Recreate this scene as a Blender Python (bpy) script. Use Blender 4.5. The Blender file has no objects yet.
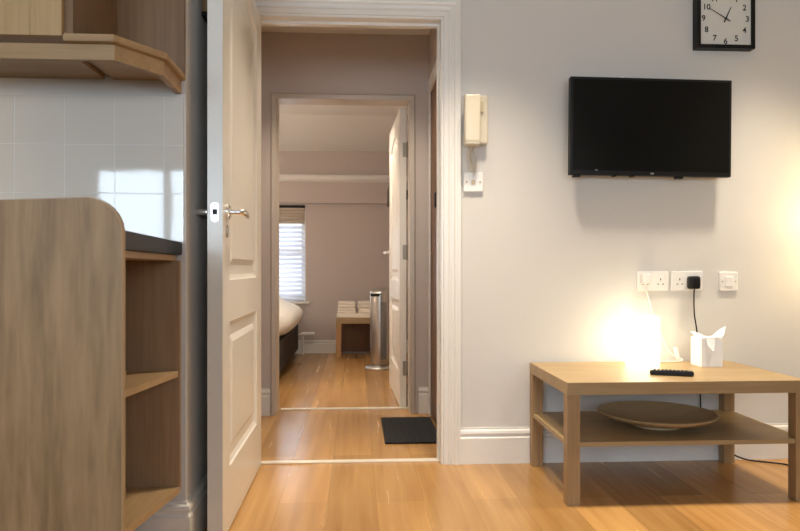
import bpy, bmesh, math, random
from mathutils import Vector, Matrix
random.seed(7)
PI = math.pi
scene = bpy.context.scene
COL = scene.collection

# ------------------------------------------------------------------ materials
def nodes_of(name):
    m = bpy.data.materials.new(name); m.use_nodes = True
    nt = m.node_tree
    return m, nt, nt.nodes['Principled BSDF']

def plain(name, col, rough=0.5, metal=0.0, bump=0.0, bscale=60, var=0.04, spec=0.5, coat=0.0, trans=0.0):
    """painted / plastic / metal surface with a little procedural variation"""
    m, nt, b = nodes_of(name)
    tc = nt.nodes.new('ShaderNodeTexCoord')
    nz = nt.nodes.new('ShaderNodeTexNoise'); nz.inputs['Scale'].default_value = bscale; nz.inputs['Detail'].default_value = 4
    nt.links.new(tc.outputs['Object'], nz.inputs['Vector'])
    mx = nt.nodes.new('ShaderNodeMix'); mx.data_type = 'RGBA'
    mx.inputs['A'].default_value = (*[c*(1-var) for c in col], 1); mx.inputs['B'].default_value = (*[min(1, c*(1+var)) for c in col], 1)
    nt.links.new(nz.outputs['Fac'], mx.inputs['Factor'])
    nt.links.new(mx.outputs['Result'], b.inputs['Base Color'])
    b.inputs['Roughness'].default_value = rough; b.inputs['Metallic'].default_value = metal
    b.inputs['Specular IOR Level'].default_value = spec; b.inputs['Coat Weight'].default_value = coat
    b.inputs['Transmission Weight'].default_value = trans
    if bump:
        bp = nt.nodes.new('ShaderNodeBump'); bp.inputs['Strength'].default_value = bump; bp.inputs['Distance'].default_value = 0.002
        nt.links.new(nz.outputs['Fac'], bp.inputs['Height']); nt.links.new(bp.outputs['Normal'], b.inputs['Normal'])
    return m

def wood(name, c1, c2, axis='x', rough=0.45, fine=90, coarse=9, along=2.5, spec=0.4):
    m, nt, b = nodes_of(name)
    tc = nt.nodes.new('ShaderNodeTexCoord')
    def grain(across, al, det):
        mp = nt.nodes.new('ShaderNodeMapping')
        s = [across]*3; s['xyz'.index(axis)] = al
        mp.inputs['Scale'].default_value = s
        nt.links.new(tc.outputs['Object'], mp.inputs['Vector'])
        n = nt.nodes.new('ShaderNodeTexNoise'); n.inputs['Scale'].default_value = 1.0; n.inputs['Detail'].default_value = det
        n.inputs['Roughness'].default_value = 0.6; n.inputs['Distortion'].default_value = 0.4
        nt.links.new(mp.outputs['Vector'], n.inputs['Vector'])
        return n
    a = grain(fine, along*1.6, 3); c = grain(coarse, along*0.5, 3)
    ad = nt.nodes.new('ShaderNodeMath'); ad.operation = 'MULTIPLY_ADD'
    nt.links.new(a.outputs['Fac'], ad.inputs[0]); ad.inputs[1].default_value = 0.45
    sc = nt.nodes.new('ShaderNodeMath'); sc.operation = 'MULTIPLY'; sc.inputs[1].default_value = 0.55
    nt.links.new(c.outputs['Fac'], sc.inputs[0]); nt.links.new(sc.outputs[0], ad.inputs[2])
    r = nt.nodes.new('ShaderNodeValToRGB')
    r.color_ramp.elements[0].position = 0.36; r.color_ramp.elements[0].color = (*c2, 1)
    r.color_ramp.elements[1].position = 0.62; r.color_ramp.elements[1].color = (*c1, 1)
    nt.links.new(ad.outputs[0], r.inputs['Fac']); nt.links.new(r.outputs['Color'], b.inputs['Base Color'])
    b.inputs['Roughness'].default_value = rough; b.inputs['Specular IOR Level'].default_value = spec
    bp = nt.nodes.new('ShaderNodeBump'); bp.inputs['Strength'].default_value = 0.08; bp.inputs['Distance'].default_value = 0.001
    nt.links.new(a.outputs['Fac'], bp.inputs['Height']); nt.links.new(bp.outputs['Normal'], b.inputs['Normal'])
    return m

def plank_floor():
    m, nt, b = nodes_of('oak_planks')
    tc = nt.nodes.new('ShaderNodeTexCoord')
    sep = nt.nodes.new('ShaderNodeSeparateXYZ'); nt.links.new(tc.outputs['Object'], sep.inputs[0])
    ax = nt.nodes.new('ShaderNodeMath'); ax.operation = 'ADD'; ax.inputs[1].default_value = 17.9+0.129
    ay = nt.nodes.new('ShaderNodeMath'); ay.operation = 'ADD'; ay.inputs[1].default_value = 20.3
    nt.links.new(sep.outputs['X'], ax.inputs[0]); nt.links.new(sep.outputs['Y'], ay.inputs[0])
    cb = nt.nodes.new('ShaderNodeCombineXYZ'); nt.links.new(ay.outputs[0], cb.inputs['X']); nt.links.new(ax.outputs[0], cb.inputs['Y'])
    br = nt.nodes.new('ShaderNodeTexBrick'); nt.links.new(cb.outputs[0], br.inputs['Vector'])
    br.offset = 0.37; br.offset_frequency = 2; br.squash = 1
    br.inputs['Scale'].default_value = 1.0; br.inputs['Brick Width'].default_value = 1.75; br.inputs['Row Height'].default_value = 0.179
    br.inputs['Mortar Size'].default_value = 0.0009; br.inputs['Mortar Smooth'].default_value = 0.3
    br.inputs['Color1'].default_value = (0, 0, 0, 1); br.inputs['Color2'].default_value = (1, 1, 1, 1); br.inputs['Mortar'].default_value = (0.5, 0.5, 0.5, 1)
    # plank tone + grain
    mp = nt.nodes.new('ShaderNodeMapping'); mp.inputs['Scale'].default_value = (30, 1.3, 1); nt.links.new(tc.outputs['Object'], mp.inputs['Vector'])
    n1 = nt.nodes.new('ShaderNodeTexNoise'); n1.inputs['Scale'].default_value = 1; n1.inputs['Detail'].default_value = 4; n1.inputs['Distortion'].default_value = 0.3
    nt.links.new(mp.outputs[0], n1.inputs['Vector'])
    mp2 = nt.nodes.new('ShaderNodeMapping'); mp2.inputs['Scale'].default_value = (5, 1.1, 1); nt.links.new(tc.outputs['Object'], mp2.inputs['Vector'])
    n2 = nt.nodes.new('ShaderNodeTexNoise'); n2.inputs['Scale'].default_value = 1; n2.inputs['Detail'].default_value = 3
    nt.links.new(mp2.outputs[0], n2.inputs['Vector'])
    g = nt.nodes.new('ShaderNodeMath'); g.operation = 'MULTIPLY_ADD'; g.inputs[1].default_value = 0.5
    nt.links.new(n1.outputs['Fac'], g.inputs[0])
    g2 = nt.nodes.new('ShaderNodeMath'); g2.operation = 'MULTIPLY'; g2.inputs[1].default_value = 0.5; nt.links.new(n2.outputs['Fac'], g2.inputs[0]); nt.links.new(g2.outputs[0], g.inputs[2])
    ramp = nt.nodes.new('ShaderNodeValToRGB'); e = ramp.color_ramp.elements
    e[0].position = 0.30; e[0].color = (0.36, 0.178, 0.055, 1); e[1].position = 0.68; e[1].color = (0.57, 0.325, 0.115, 1)
    nt.links.new(g.outputs[0], ramp.inputs['Fac'])
    tone = nt.nodes.new('ShaderNodeMix'); tone.data_type = 'RGBA'; tone.blend_type = 'MULTIPLY'; tone.inputs['Factor'].default_value = 1
    tr = nt.nodes.new('ShaderNodeMapRange'); tr.inputs['To Min'].default_value = 0.76; tr.inputs['To Max'].default_value = 1.12
    nt.links.new(br.outputs['Color'], tr.inputs['Value'])
    nt.links.new(ramp.outputs['Color'], tone.inputs['A']); nt.links.new(tr.outputs['Result'], tone.inputs['B'])
    gap = nt.nodes.new('ShaderNodeMix'); gap.data_type = 'RGBA'; gap.inputs['B'].default_value = (0.20, 0.09, 0.03, 1)
    gf = nt.nodes.new('ShaderNodeMath'); gf.operation = 'MULTIPLY'; gf.inputs[1].default_value = 0.75; nt.links.new(br.outputs['Fac'], gf.inputs[0])
    nt.links.new(gf.outputs[0], gap.inputs['Factor']); nt.links.new(tone.outputs['Result'], gap.inputs['A'])
    nt.links.new(gap.outputs['Result'], b.inputs['Base Color'])
    rr = nt.nodes.new('ShaderNodeMapRange'); rr.inputs['To Min'].default_value = 0.24; rr.inputs['To Max'].default_value = 0.29
    nt.links.new(n1.outputs['Fac'], rr.inputs['Value']); nt.links.new(rr.outputs['Result'], b.inputs['Roughness'])
    b.inputs['Specular IOR Level'].default_value = 0.45
    bp = nt.nodes.new('ShaderNodeBump'); bp.inputs['Strength'].default_value = 0.15; bp.inputs['Distance'].default_value = 0.0015; bp.invert = True
    nt.links.new(br.outputs['Fac'], bp.inputs['Height']); nt.links.new(bp.outputs['Normal'], b.inputs['Normal'])
    return m

def tile_mat():
    m, nt, b = nodes_of('glazed_white_tile')
    tc = nt.nodes.new('ShaderNodeTexCoord')
    sep = nt.nodes.new('ShaderNodeSeparateXYZ'); nt.links.new(tc.outputs['Object'], sep.inputs[0])
    cb = nt.nodes.new('ShaderNodeCombineXYZ'); nt.links.new(sep.outputs['X'], cb.inputs['X']); nt.links.new(sep.outputs['Z'], cb.inputs['Y'])
    br = nt.nodes.new('ShaderNodeTexBrick'); nt.links.new(cb.outputs[0], br.inputs['Vector']); br.offset = 0
    br.inputs['Scale'].default_value = 1; br.inputs['Brick Width'].default_value = 0.1465; br.inputs['Row Height'].default_value = 0.1465
    br.inputs['Mortar Size'].default_value = 0.0016; br.inputs['Mortar Smooth'].default_value = 0.5
    br.inputs['Color1'].default_value = (0.64, 0.59, 0.525, 1); br.inputs['Color2'].default_value = (0.66, 0.61, 0.545, 1); br.inputs['Mortar'].default_value = (0.74, 0.72, 0.68, 1)
    nt.links.new(br.outputs['Color'], b.inputs['Base Color'])
    b.inputs['Roughness'].default_value = 0.045; b.inputs['Specular IOR Level'].default_value = 0.6
    nz = nt.nodes.new('ShaderNodeTexNoise'); nz.inputs['Scale'].default_value = 9; nt.links.new(tc.outputs['Object'], nz.inputs['Vector'])
    b1 = nt.nodes.new('ShaderNodeBump'); b1.inputs['Strength'].default_value = 0.02; b1.inputs['Distance'].default_value = 0.01; nt.links.new(nz.outputs['Fac'], b1.inputs['Height'])
    bp = nt.nodes.new('ShaderNodeBump'); bp.inputs['Strength'].default_value = 0.5; bp.inputs['Distance'].default_value = 0.002; bp.invert = True
    nt.links.new(br.outputs['Fac'], bp.inputs['Height']); nt.links.new(b1.outputs['Normal'], bp.inputs['Normal']); nt.links.new(bp.outputs['Normal'], b.inputs['Normal'])
    return m

def glow(name, col, strength):
    m, nt, b = nodes_of(name)
    b.inputs['Base Color'].default_value = (0.9, 0.88, 0.8, 1); b.inputs['Roughness'].default_value = 0.35
    b.inputs['Emission Color'].default_value = (*col, 1); b.inputs['Emission Strength'].default_value = strength
    return m

def ribbed(name, c1, c2, scale):
    m, nt, b = nodes_of(name)
    tc = nt.nodes.new('ShaderNodeTexCoord'); w = nt.nodes.new('ShaderNodeTexWave'); w.inputs['Scale'].default_value = scale; w.bands_direction = 'X'
    nt.links.new(tc.outputs['Object'], w.inputs['Vector'])
    mx = nt.nodes.new('ShaderNodeMix'); mx.data_type = 'RGBA'; mx.inputs['A'].default_value = (*c1, 1); mx.inputs['B'].default_value = (*c2, 1)
    nt.links.new(w.outputs['Fac'], mx.inputs['Factor']); nt.links.new(mx.outputs['Result'], b.inputs['Base Color'])
    b.inputs['Roughness'].default_value = 0.95
    bp = nt.nodes.new('ShaderNodeBump'); bp.inputs['Strength'].default_value = 0.6; bp.inputs['Distance'].default_value = 0.004
    nt.links.new(w.outputs['Fac'], bp.inputs['Height']); nt.links.new(bp.outputs['Normal'], b.inputs['Normal'])
    return m

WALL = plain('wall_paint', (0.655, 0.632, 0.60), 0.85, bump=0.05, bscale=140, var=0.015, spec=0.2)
WALL_DIM = plain('wall_paint_dim_warm', (0.56, 0.49, 0.455), 0.85, bump=0.05, bscale=140, var=0.015, spec=0.2)  # same wall paint, darkened and warmed to stand for low warm light
CEIL = plain('ceiling_paint', (0.80, 0.77, 0.73), 0.9, var=0.01, spec=0.1)
GLOSS = plain('white_gloss_paint', (0.78, 0.755, 0.71), 0.32, var=0.01, bscale=20)
DOORW = plain('door_gloss_paint', (0.80, 0.77, 0.71), 0.28, var=0.01, bscale=20)
FLOOR = plank_floor()
TILE = tile_mat()
OAK_X = wood('light_oak_long_grain', (0.39, 0.275, 0.14), (0.30, 0.20, 0.095), 'x', 0.42)
OAK_Y = wood('light_oak_cross_grain', (0.39, 0.275, 0.14), (0.30, 0.20, 0.095), 'y', 0.42)
OAK_Z = wood('light_oak_upright_grain', (0.36, 0.235, 0.12), (0.275, 0.17, 0.08), 'z', 0.45)
KIT_Z = wood('kitchen_wood_upright_grain', (0.36, 0.235, 0.135), (0.27, 0.165, 0.09), 'z', 0.45)
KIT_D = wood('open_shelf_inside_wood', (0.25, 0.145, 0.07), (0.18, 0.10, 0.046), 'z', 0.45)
KIT_X = wood('kitchen_wood_long_grain', (0.45, 0.29, 0.14), (0.34, 0.205, 0.095), 'x', 0.45)
KIT_Y = wood('kitchen_wood_cross_grain', (0.50, 0.34, 0.18), (0.40, 0.255, 0.125), 'y', 0.42)
PANELW = wood('end_panel_wood', (0.31, 0.192, 0.092), (0.17, 0.10, 0.042), 'z', 0.5, fine=70, coarse=16, along=4)
EDGEW = wood('pale_edge_band', (0.55, 0.40, 0.23), (0.48, 0.33, 0.18), 'z', 0.45)
BROWN = wood('brown_door_wood', (0.20, 0.105, 0.055), (0.13, 0.065, 0.032), 'z', 0.5)
BOWLW = wood('bowl_wood', (0.46, 0.33, 0.18), (0.36, 0.245, 0.125), 'x', 0.5, fine=50)
TOWT = wood('towel_table_wood', (0.46, 0.27, 0.12), (0.37, 0.20, 0.085), 'z', 0.45)
STONE = plain('dark_worktop', (0.014, 0.013, 0.013), 0.4, bscale=300, var=0.5, spec=0.25)
CHROME = plain('chrome', (0.86, 0.85, 0.83), 0.24, metal=1.0, var=0.02)
SATIN = plain('satin_steel', (0.62, 0.60, 0.57), 0.3, metal=1.0, var=0.03)
SILVER = plain('silver_plastic', (0.52, 0.49, 0.45), 0.3, metal=0.85, var=0.03)
BLACK = plain('black_plastic', (0.007, 0.007, 0.007), 0.45, var=0.1, spec=0.25)
SCREEN = plain('black_glass_screen', (0.008, 0.008, 0.007), 0.22, var=0.05, spec=0.12)
RUBBER = plain('black_rubber', (0.02, 0.02, 0.02), 0.7, var=0.2)
HINGE = plain('dull_hinge_steel', (0.30, 0.26, 0.20), 0.4, metal=0.9, var=0.05)
GREYP = plain('grey_plastic', (0.16, 0.15, 0.14), 0.4, var=0.05)
WPLAST = plain('white_plastic', (0.82, 0.80, 0.77), 0.3, var=0.01)
CREAM = plain('cream_plastic', (0.66, 0.59, 0.46), 0.35, var=0.02)
CREAMD = plain('dark_cream_plastic', (0.55, 0.47, 0.33), 0.5, var=0.02)  # darker cream for the seam, screws and other small parts
PAPER = plain('white_card', (0.86, 0.85, 0.84), 0.6, var=0.01)
TISSUE = plain('tissue_paper', (0.90, 0.89, 0.88), 0.9, var=0.02, bump=0.3, bscale=80)
FACE = plain('clock_face_white', (0.66, 0.65, 0.60), 0.6, var=0.01)
INK = plain('black_ink', (0.02, 0.018, 0.016), 0.6, var=0.05)
CLOTH = plain('white_cotton', (0.88, 0.85, 0.80), 0.95, bump=0.5, bscale=30, var=0.03)
TOWEL = plain('towel_cotton', (0.84, 0.77, 0.68), 0.98, bump=0.8, bscale=250, var=0.05)
DARKFAB = plain('dark_brown_fabric', (0.030, 0.022, 0.018), 0.8, bump=0.2, bscale=300, var=0.2)
MAT = ribbed('black_ribbed_mat', (0.003, 0.003, 0.004), (0.013, 0.013, 0.014), 22)
BLIND = plain('blind_slat_white', (0.80, 0.82, 0.86), 0.5, var=0.01)
def translucent(m, amount, col):
    nt = m.node_tree; t = nt.nodes.new('ShaderNodeBsdfTranslucent'); t.inputs['Color'].default_value = (*col, 1)
    mx = nt.nodes.new('ShaderNodeMixShader'); mx.inputs['Fac'].default_value = amount
    out = nt.nodes['Material Output']; b = nt.nodes['Principled BSDF']
    nt.links.new(b.outputs[0], mx.inputs[1]); nt.links.new(t.outputs[0], mx.inputs[2]); nt.links.new(mx.outputs[0], out.inputs['Surface'])
translucent(BLIND, .26, (.85, .9, 1.0))
BLINDF = plain('blind_fabric_beige', (0.50, 0.42, 0.33), 0.9, var=0.03)
BRASS = plain('threshold_metal', (0.84, 0.76, 0.62), 0.35, metal=0.4, var=0.02)
TANW = plain('tan_board', (0.34, 0.23, 0.11), 0.7, var=0.1)
def clear_glass():
    m, nt, b = nodes_of('window_glass')
    tr = nt.nodes.new('ShaderNodeBsdfTransparent'); gl = nt.nodes.new('ShaderNodeBsdfGlossy'); gl.inputs['Roughness'].default_value = 0.02
    fr = nt.nodes.new('ShaderNodeFresnel'); fr.inputs['IOR'].default_value = 1.45
    mx = nt.nodes.new('ShaderNodeMixShader'); nt.links.new(fr.outputs[0], mx.inputs['Fac']); nt.links.new(tr.outputs[0], mx.inputs[1]); nt.links.new(gl.outputs[0], mx.inputs[2])
    nt.links.new(mx.outputs[0], nt.nodes['Material Output'].inputs['Surface'])
    return m
GLASS = clear_glass()
FRAME_DIM = plain('cream_frame_paint_dim', (0.54, 0.465, 0.39), 0.4, var=0.01, bscale=20)  # cream trim paint with the dimness of the hall put into its colour
LAMPG = glow('lamp_lit_frosted_glass', (1.0, 0.83, 0.54), 7.0)
SHADE = glow('lamp_lit_fabric_shade', (1.0, 0.76, 0.38), 8.0)
BULB = glow('downlight_bulb', (1.0, 0.82, 0.60), 8.0)

# ------------------------------------------------------------------ geometry helpers
class MB:
    def __init__(s): s.bm = bmesh.new()
    def _add(s, b2):
        me = bpy.data.meshes.new('tmp'); b2.to_mesh(me); b2.free(); s.bm.from_mesh(me); bpy.data.meshes.remove(me); return s
    def box(s, x0, x1, y0, y1, z0, z1, bev=0.0, seg=2):
        b = bmesh.new(); bmesh.ops.create_cube(b, size=1)
        for v in b.verts:
            v.co = Vector((x0+(v.co.x+.5)*(x1-x0), y0+(v.co.y+.5)*(y1-y0), z0+(v.co.z+.5)*(z1-z0)))
        if bev: bmesh.ops.bevel(b, geom=b.edges[:], offset=bev, segments=seg, affect='EDGES', profile=0.6)
        return s._add(b)
    def prism(s, poly, lo, hi, axis='z', bev=0.0, seg=2):
        """poly: 2-D points in the two other axes (xy, xz or yz)"""
        b = bmesh.new()
        def P(p, h): return {'z': (p[0], p[1], h), 'y': (p[0], h, p[1]), 'x': (h, p[0], p[1])}[axis]
        a = [b.verts.new(P(p, lo)) for p in poly]; c = [b.verts.new(P(p, hi)) for p in poly]
        n = len(poly)
        b.faces.new(a); b.faces.new(c[::-1])
        for i in range(n): b.faces.new((a[i], c[i], c[(i+1) % n], a[(i+1) % n]))
        bmesh.ops.recalc_face_normals(b, faces=b.faces[:])
        if bev: bmesh.ops.bevel(b, geom=b.edges[:], offset=bev, segments=seg, affect='EDGES')
        return s._add(b)
    def tube(s, pts, r, n=10, caps=True):
        b = bmesh.new(); pts = [Vector(p) for p in pts]; rings = []
        t0 = (pts[1]-pts[0]).normalized(); up = Vector((0, 0, 1)) if abs(t0.z) < .9 else Vector((1, 0, 0))
        nrm = t0.cross(up).normalized()
        for i, p in enumerate(pts):
            t = ((pts[min(i+1, len(pts)-1)]-pts[max(i-1, 0)])).normalized()
            nrm = (nrm - t*nrm.dot(t)).normalized(); bi = t.cross(nrm)
            rr = r[i] if isinstance(r, (list, tuple)) else r
            rings.append([b.verts.new(p+rr*(math.cos(2*PI*k/n)*nrm+math.sin(2*PI*k/n)*bi)) for k in range(n)])
        for A, B in zip(rings, rings[1:]):
            for k in range(n): b.faces.new((A[k], A[(k+1) % n], B[(k+1) % n], B[k]))
        if caps: b.faces.new(rings[0][::-1]); b.faces.new(rings[-1])
        bmesh.ops.recalc_face_normals(b, faces=b.faces[:])
        return s._add(b)
    def lathe(s, prof, c, n=48, sx=1.0, sy=1.0):
        """prof: (radius, z) list, closed loop when it starts/ends at radius 0"""
        b = bmesh.new(); rings = []
        for r, z in prof:
            if r < 1e-6: rings.append([b.verts.new((c[0], c[1], c[2]+z))])
            else: rings.append([b.verts.new((c[0]+sx*r*math.cos(2*PI*k/n), c[1]+sy*r*math.sin(2*PI*k/n), c[2]+z)) for k in range(n)])
        for A, B in zip(rings, rings[1:]):
            for k in range(n):
                if len(A) == 1 and len(B) == 1: continue
                if len(A) == 1: b.faces.new((A[0], B[k], B[(k+1) % n]))
                elif len(B) == 1: b.faces.new((A[k], A[(k+1) % n], B[0]))
                else: b.faces.new((A[k], A[(k+1) % n], B[(k+1) % n], B[k]))
        bmesh.ops.recalc_face_normals(b, faces=b.faces[:])
        return s._add(b)
    def quads(s, verts, faces):
        vs = [s.bm.verts.new(v) for v in verts]
        for f in faces: s.bm.faces.new([vs[i] for i in f])
        return s
    def map(s, fn):
        for v in s.bm.verts: v.co = Vector(fn(*v.co))
        return s
    def build(s, name, mat, parent=None, smooth=None):
        me = bpy.data.meshes.new(name)
        off = Vector((0, 0, 0))
        if parent is None:
            xs = [v.co for v in s.bm.verts]
            off = Vector(((min(v.x for v in xs)+max(v.x for v in xs))/2, (min(v.y for v in xs)+max(v.y for v in xs))/2, min(v.z for v in xs)))
            for v in s.bm.verts: v.co -= off
        s.bm.to_mesh(me); s.bm.free()
        me.materials.append(mat)
        if smooth is not None:
            for p in me.polygons: p.use_smooth = True
            me.set_sharp_from_angle(angle=math.radians(smooth))
        o = bpy.data.objects.new(name, me); COL.objects.link(o)
        if parent is None: o.location = off
        else:
            o.parent = parent
            if parent.type == 'EMPTY': o.location = -parent.location
        return o

def tag(o, label=None, cat=None, group=None, kind=None):
    if label: o['label'] = label
    if cat: o['category'] = cat
    if group: o['group'] = group
    if kind: o['kind'] = kind
    return o
def thing(name, loc, label, cat, group=None, kind=None):
    o = bpy.data.objects.new(name, None); COL.objects.link(o); o.location = loc; o.empty_display_size = 0.05
    return tag(o, label, cat, group, kind)
def struct(name, mb, mat, parent=None, label=None, cat=None, smooth=None):
    o = mb.build(name, mat, parent, smooth)
    if parent is None: tag(o, label, cat, None, 'structure')
    return o

# ------------------------------------------------------------------ the setting
YW = 3.088          # face of the main (television) wall
YH = 4.172          # face of the hall's far wall
YB = 7.20           # bedroom far wall
YT = 2.165          # kitchen tiled wall
XR = -0.520         # return wall beside the open door
CH = 2.42           # main room ceiling
YBACK = -2.1
struct('floor', MB().box(-3.2, 3.6, YBACK-.2, 7.4, -0.12, 0.0), FLOOR, label='warm honey oak plank floor running through all rooms', cat='floor')
# main wall with the doorway cut out (piece right of it, piece above)
w = MB().box(0.377, 3.6, YW, YW+0.11, 0, CH).box(-0.472, 0.377, YW, YW+0.11, 1.985, CH).box(-0.65, -0.472, YW, YW+0.11, 0, CH)
struct('wall_main', w, WALL, label='pale greyish lilac wall carrying the television and clock', cat='wall')
struct('wall_return', MB().box(XR-0.12, XR, YT+.001, YW, 0, CH), WALL, label='shaded side wall behind the open white door', cat='wall')
struct('wall_kitchen', MB().box(-3.2, XR-.001, YT, YT+0.12, 0, CH), WALL, label='kitchen wall under the white tiles', cat='wall')
struct('wall_left', MB().box(-3.3, -3.2, YBACK, YT, 0, CH), WALL, label='left kitchen wall outside the view', cat='wall')
struct('wall_right', MB().box(3.6, 3.7, YBACK, YW, 0, CH), WALL, label='right living room wall outside the view', cat='wall')
# back wall, with the kitchen window opening and an added living room one
W1 = (-2.38, -0.40, 0.95, 1.80); W2 = (0.2, 2.2, 0.85, 2.05)
b = MB().box(-3.3, W1[0], YBACK-.15, YBACK, 0, CH).box(W1[1], W2[0], YBACK-.15, YBACK, 0, CH).box(W2[1], 3.7, YBACK-.15, YBACK, 0, CH)
for W in (W1, W2): b.box(W[0], W[1], YBACK-.15, YBACK, 0, W[2]).box(W[0], W[1], YBACK-.15, YBACK, W[3], CH)
struct('wall_back', b, WALL, label='window wall behind the viewer', cat='wall')
def window(name, x0, x1, z0, z1, y, mull, label, rail=None):
    t = thing(name, ((x0+x1)/2, y, z0), label, 'window', kind='structure')
    f = MB(); d = .05
    f.box(x0, x1, y-d, y, z0, z0+.05).box(x0, x1, y-d, y, z1-.05, z1).box(x0, x0+.05, y-d, y, z0+.05, z1-.05).box(x1-.05, x1, y-d, y, z0+.05, z1-.05)
    for m in mull: f.box(m-.03, m+.03, y-d, y, z0+.05, z1-.05)
    if rail: f.box(x0+.05, x1-.05, y-d, y, rail-.022, rail+.022)
    f.build('window_frame', GLOSS, t)
    MB().box(x0+.05, x1-.05, y-.03, y-.026, z0+.05, z1-.05).build('pane', GLASS, t)
    return t
window('window_1', *W1, YBACK-.05, [-1.72, -1.06], 'white kitchen window behind the viewer')
window('added_window', *W2, YBACK-.05, [1.2], 'added white living room window behind the viewer, lighting the main wall')  # unseen window added to brighten the main wall from the front
struct('ceiling', MB().box(-3.3, 3.7, YBACK, YW+.11, CH, CH+.1), CEIL, label='white living room ceiling', cat='ceiling')

# hall
HX0, HX1, HC = -0.62, 0.43, 2.262
struct('ceiling_hall', MB().box(HX0-.1, HX1+.12, YW+.11, YH+.001, HC, HC+.1), CEIL, label='low white ceiling of the small hall', cat='ceiling')
struct('wall_hall_left', MB().box(HX0-.1, HX0, YW+.11, YH, 0, HC), WALL_DIM, label='left hall wall hidden behind the open door', cat='wall')
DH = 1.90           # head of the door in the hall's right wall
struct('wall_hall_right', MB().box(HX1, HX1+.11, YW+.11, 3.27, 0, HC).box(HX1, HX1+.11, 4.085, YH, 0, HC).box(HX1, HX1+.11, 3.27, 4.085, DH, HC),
       WALL_DIM, label='right hall wall with a dark doorway', cat='wall')
OX0, OX1, OZ = -0.500, 0.338, 1.897    # opening to the bedroom
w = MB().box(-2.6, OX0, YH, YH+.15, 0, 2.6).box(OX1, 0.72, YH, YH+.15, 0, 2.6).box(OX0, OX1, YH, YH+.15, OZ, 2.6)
struct('wall_hall_far', w, WALL_DIM, label='wall around the bedroom doorway, paint darkened for low warm light', cat='wall')
# bedroom shell
BX0, BX1 = -2.5, 0.62
struct('wall_bedroom_left', MB().box(BX0-.1, BX0, YH+.15, YB, 0, 2.6), WALL_DIM, label='left bedroom wall out of view', cat='wall')
struct('wall_bedroom_right', MB().box(BX1, BX1+.1, YH+.15, YB+.25, 0, 2.6), WALL_DIM, label='right bedroom wall behind the open bedroom door', cat='wall')
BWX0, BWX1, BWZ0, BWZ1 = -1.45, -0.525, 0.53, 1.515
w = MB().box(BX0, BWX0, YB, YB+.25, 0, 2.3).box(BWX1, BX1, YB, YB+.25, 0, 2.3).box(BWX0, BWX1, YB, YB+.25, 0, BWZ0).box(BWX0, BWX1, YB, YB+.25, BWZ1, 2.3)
struct('wall_bedroom_far', w, WALL_DIM, label='far bedroom wall with the window, paint darkened for low warm light', cat='wall')
c = MB().prism([(YH+.15, 2.275), (6.45, 2.275), (YB+.1, 2.04), (YB+.1, 2.20), (6.45, 2.42), (YH+.15, 2.42)], BX0, BX1, 'x')
struct('ceiling_bedroom', c, CEIL, label='cream bedroom ceiling sloping down to the far wall', cat='ceiling')
struct('trim_1', MB().box(BX0, BX1, YB-.07, YB, 1.53, 1.755), WALL_DIM, label='boxed beam along the far bedroom wall above the window', cat='trim')
t2 = MB().prism([(YB-.07, 1.745), (YB-.105, 1.765), (YB-.11, 1.80), (YB-.09, 1.815), (YB, 1.815), (YB, 1.745)], BX0, BX1, 'x')
struct('trim_2', t2, GLOSS, label='white moulding along the top of the bedroom beam', cat='trim')

# skirting boards
def skirting(name, pts, label, h=0.158, t=0.016):
    """pts: polyline on the floor along the wall face; the board stands on its right-hand side"""
    prof = [(0, 0), (t, 0), (t, h*.72), (t*.62, h*.76), (t*.62, h*.81), (t*.9, h*.85), (t*.75, h*.92), (t*.3, h*.955), (t*.3, h), (0, h)]
    m = MB(); P = [Vector(p) for p in pts]; rings = []
    for i, p in enumerate(P):
        d0 = (P[i]-P[i-1]).normalized() if i > 0 else (P[1]-P[0]).normalized()
        d1 = (P[i+1]-P[i]).normalized() if i < len(P)-1 else d0
        n0 = Vector((d0.y, -d0.x)); n1 = Vector((d1.y, -d1.x)); n = (n0+n1)/(1+n0.dot(n1))
        rings.append([m.bm.verts.new((p.x+n.x*a, p.y+n.y*a, z)) for a, z in prof])
    k = len(prof)
    for A, B in zip(rings, rings[1:]):
        for j in range(k): m.bm.faces.new((A[j], A[(j+1) % k], B[(j+1) % k], B[j]))
    m.bm.faces.new(rings[0]); m.bm.faces.new(rings[-1][::-1])
    bmesh.ops.recalc_face_normals(m.bm, faces=m.bm.faces[:])
    return struct(name, m, GLOSS, label=label, cat='skirting board')
skirting('baseboard_main', [(0.458, YW), (3.6, YW)], 'white moulded skirting below the television wall')
skirting('baseboard_kitchen', [(-1.6, YT), (XR, YT), (XR, YW)], 'shaded white skirting turning the corner under the kitchen shelves')
skirting('baseboard_hall_left', [(HX0, YH), (OX0-.012, YH)], 'short white skirting left of the bedroom doorway', t=.02)
skirting('baseboard_hall_right', [(OX1+.03, YH), (HX1, YH)], 'short white skirting right of the bedroom doorway', t=.014)
skirting('baseboard_bedroom', [(BX0, YB), (BX1, YB)], 'white skirting on the far bedroom wall', h=.135)

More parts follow.
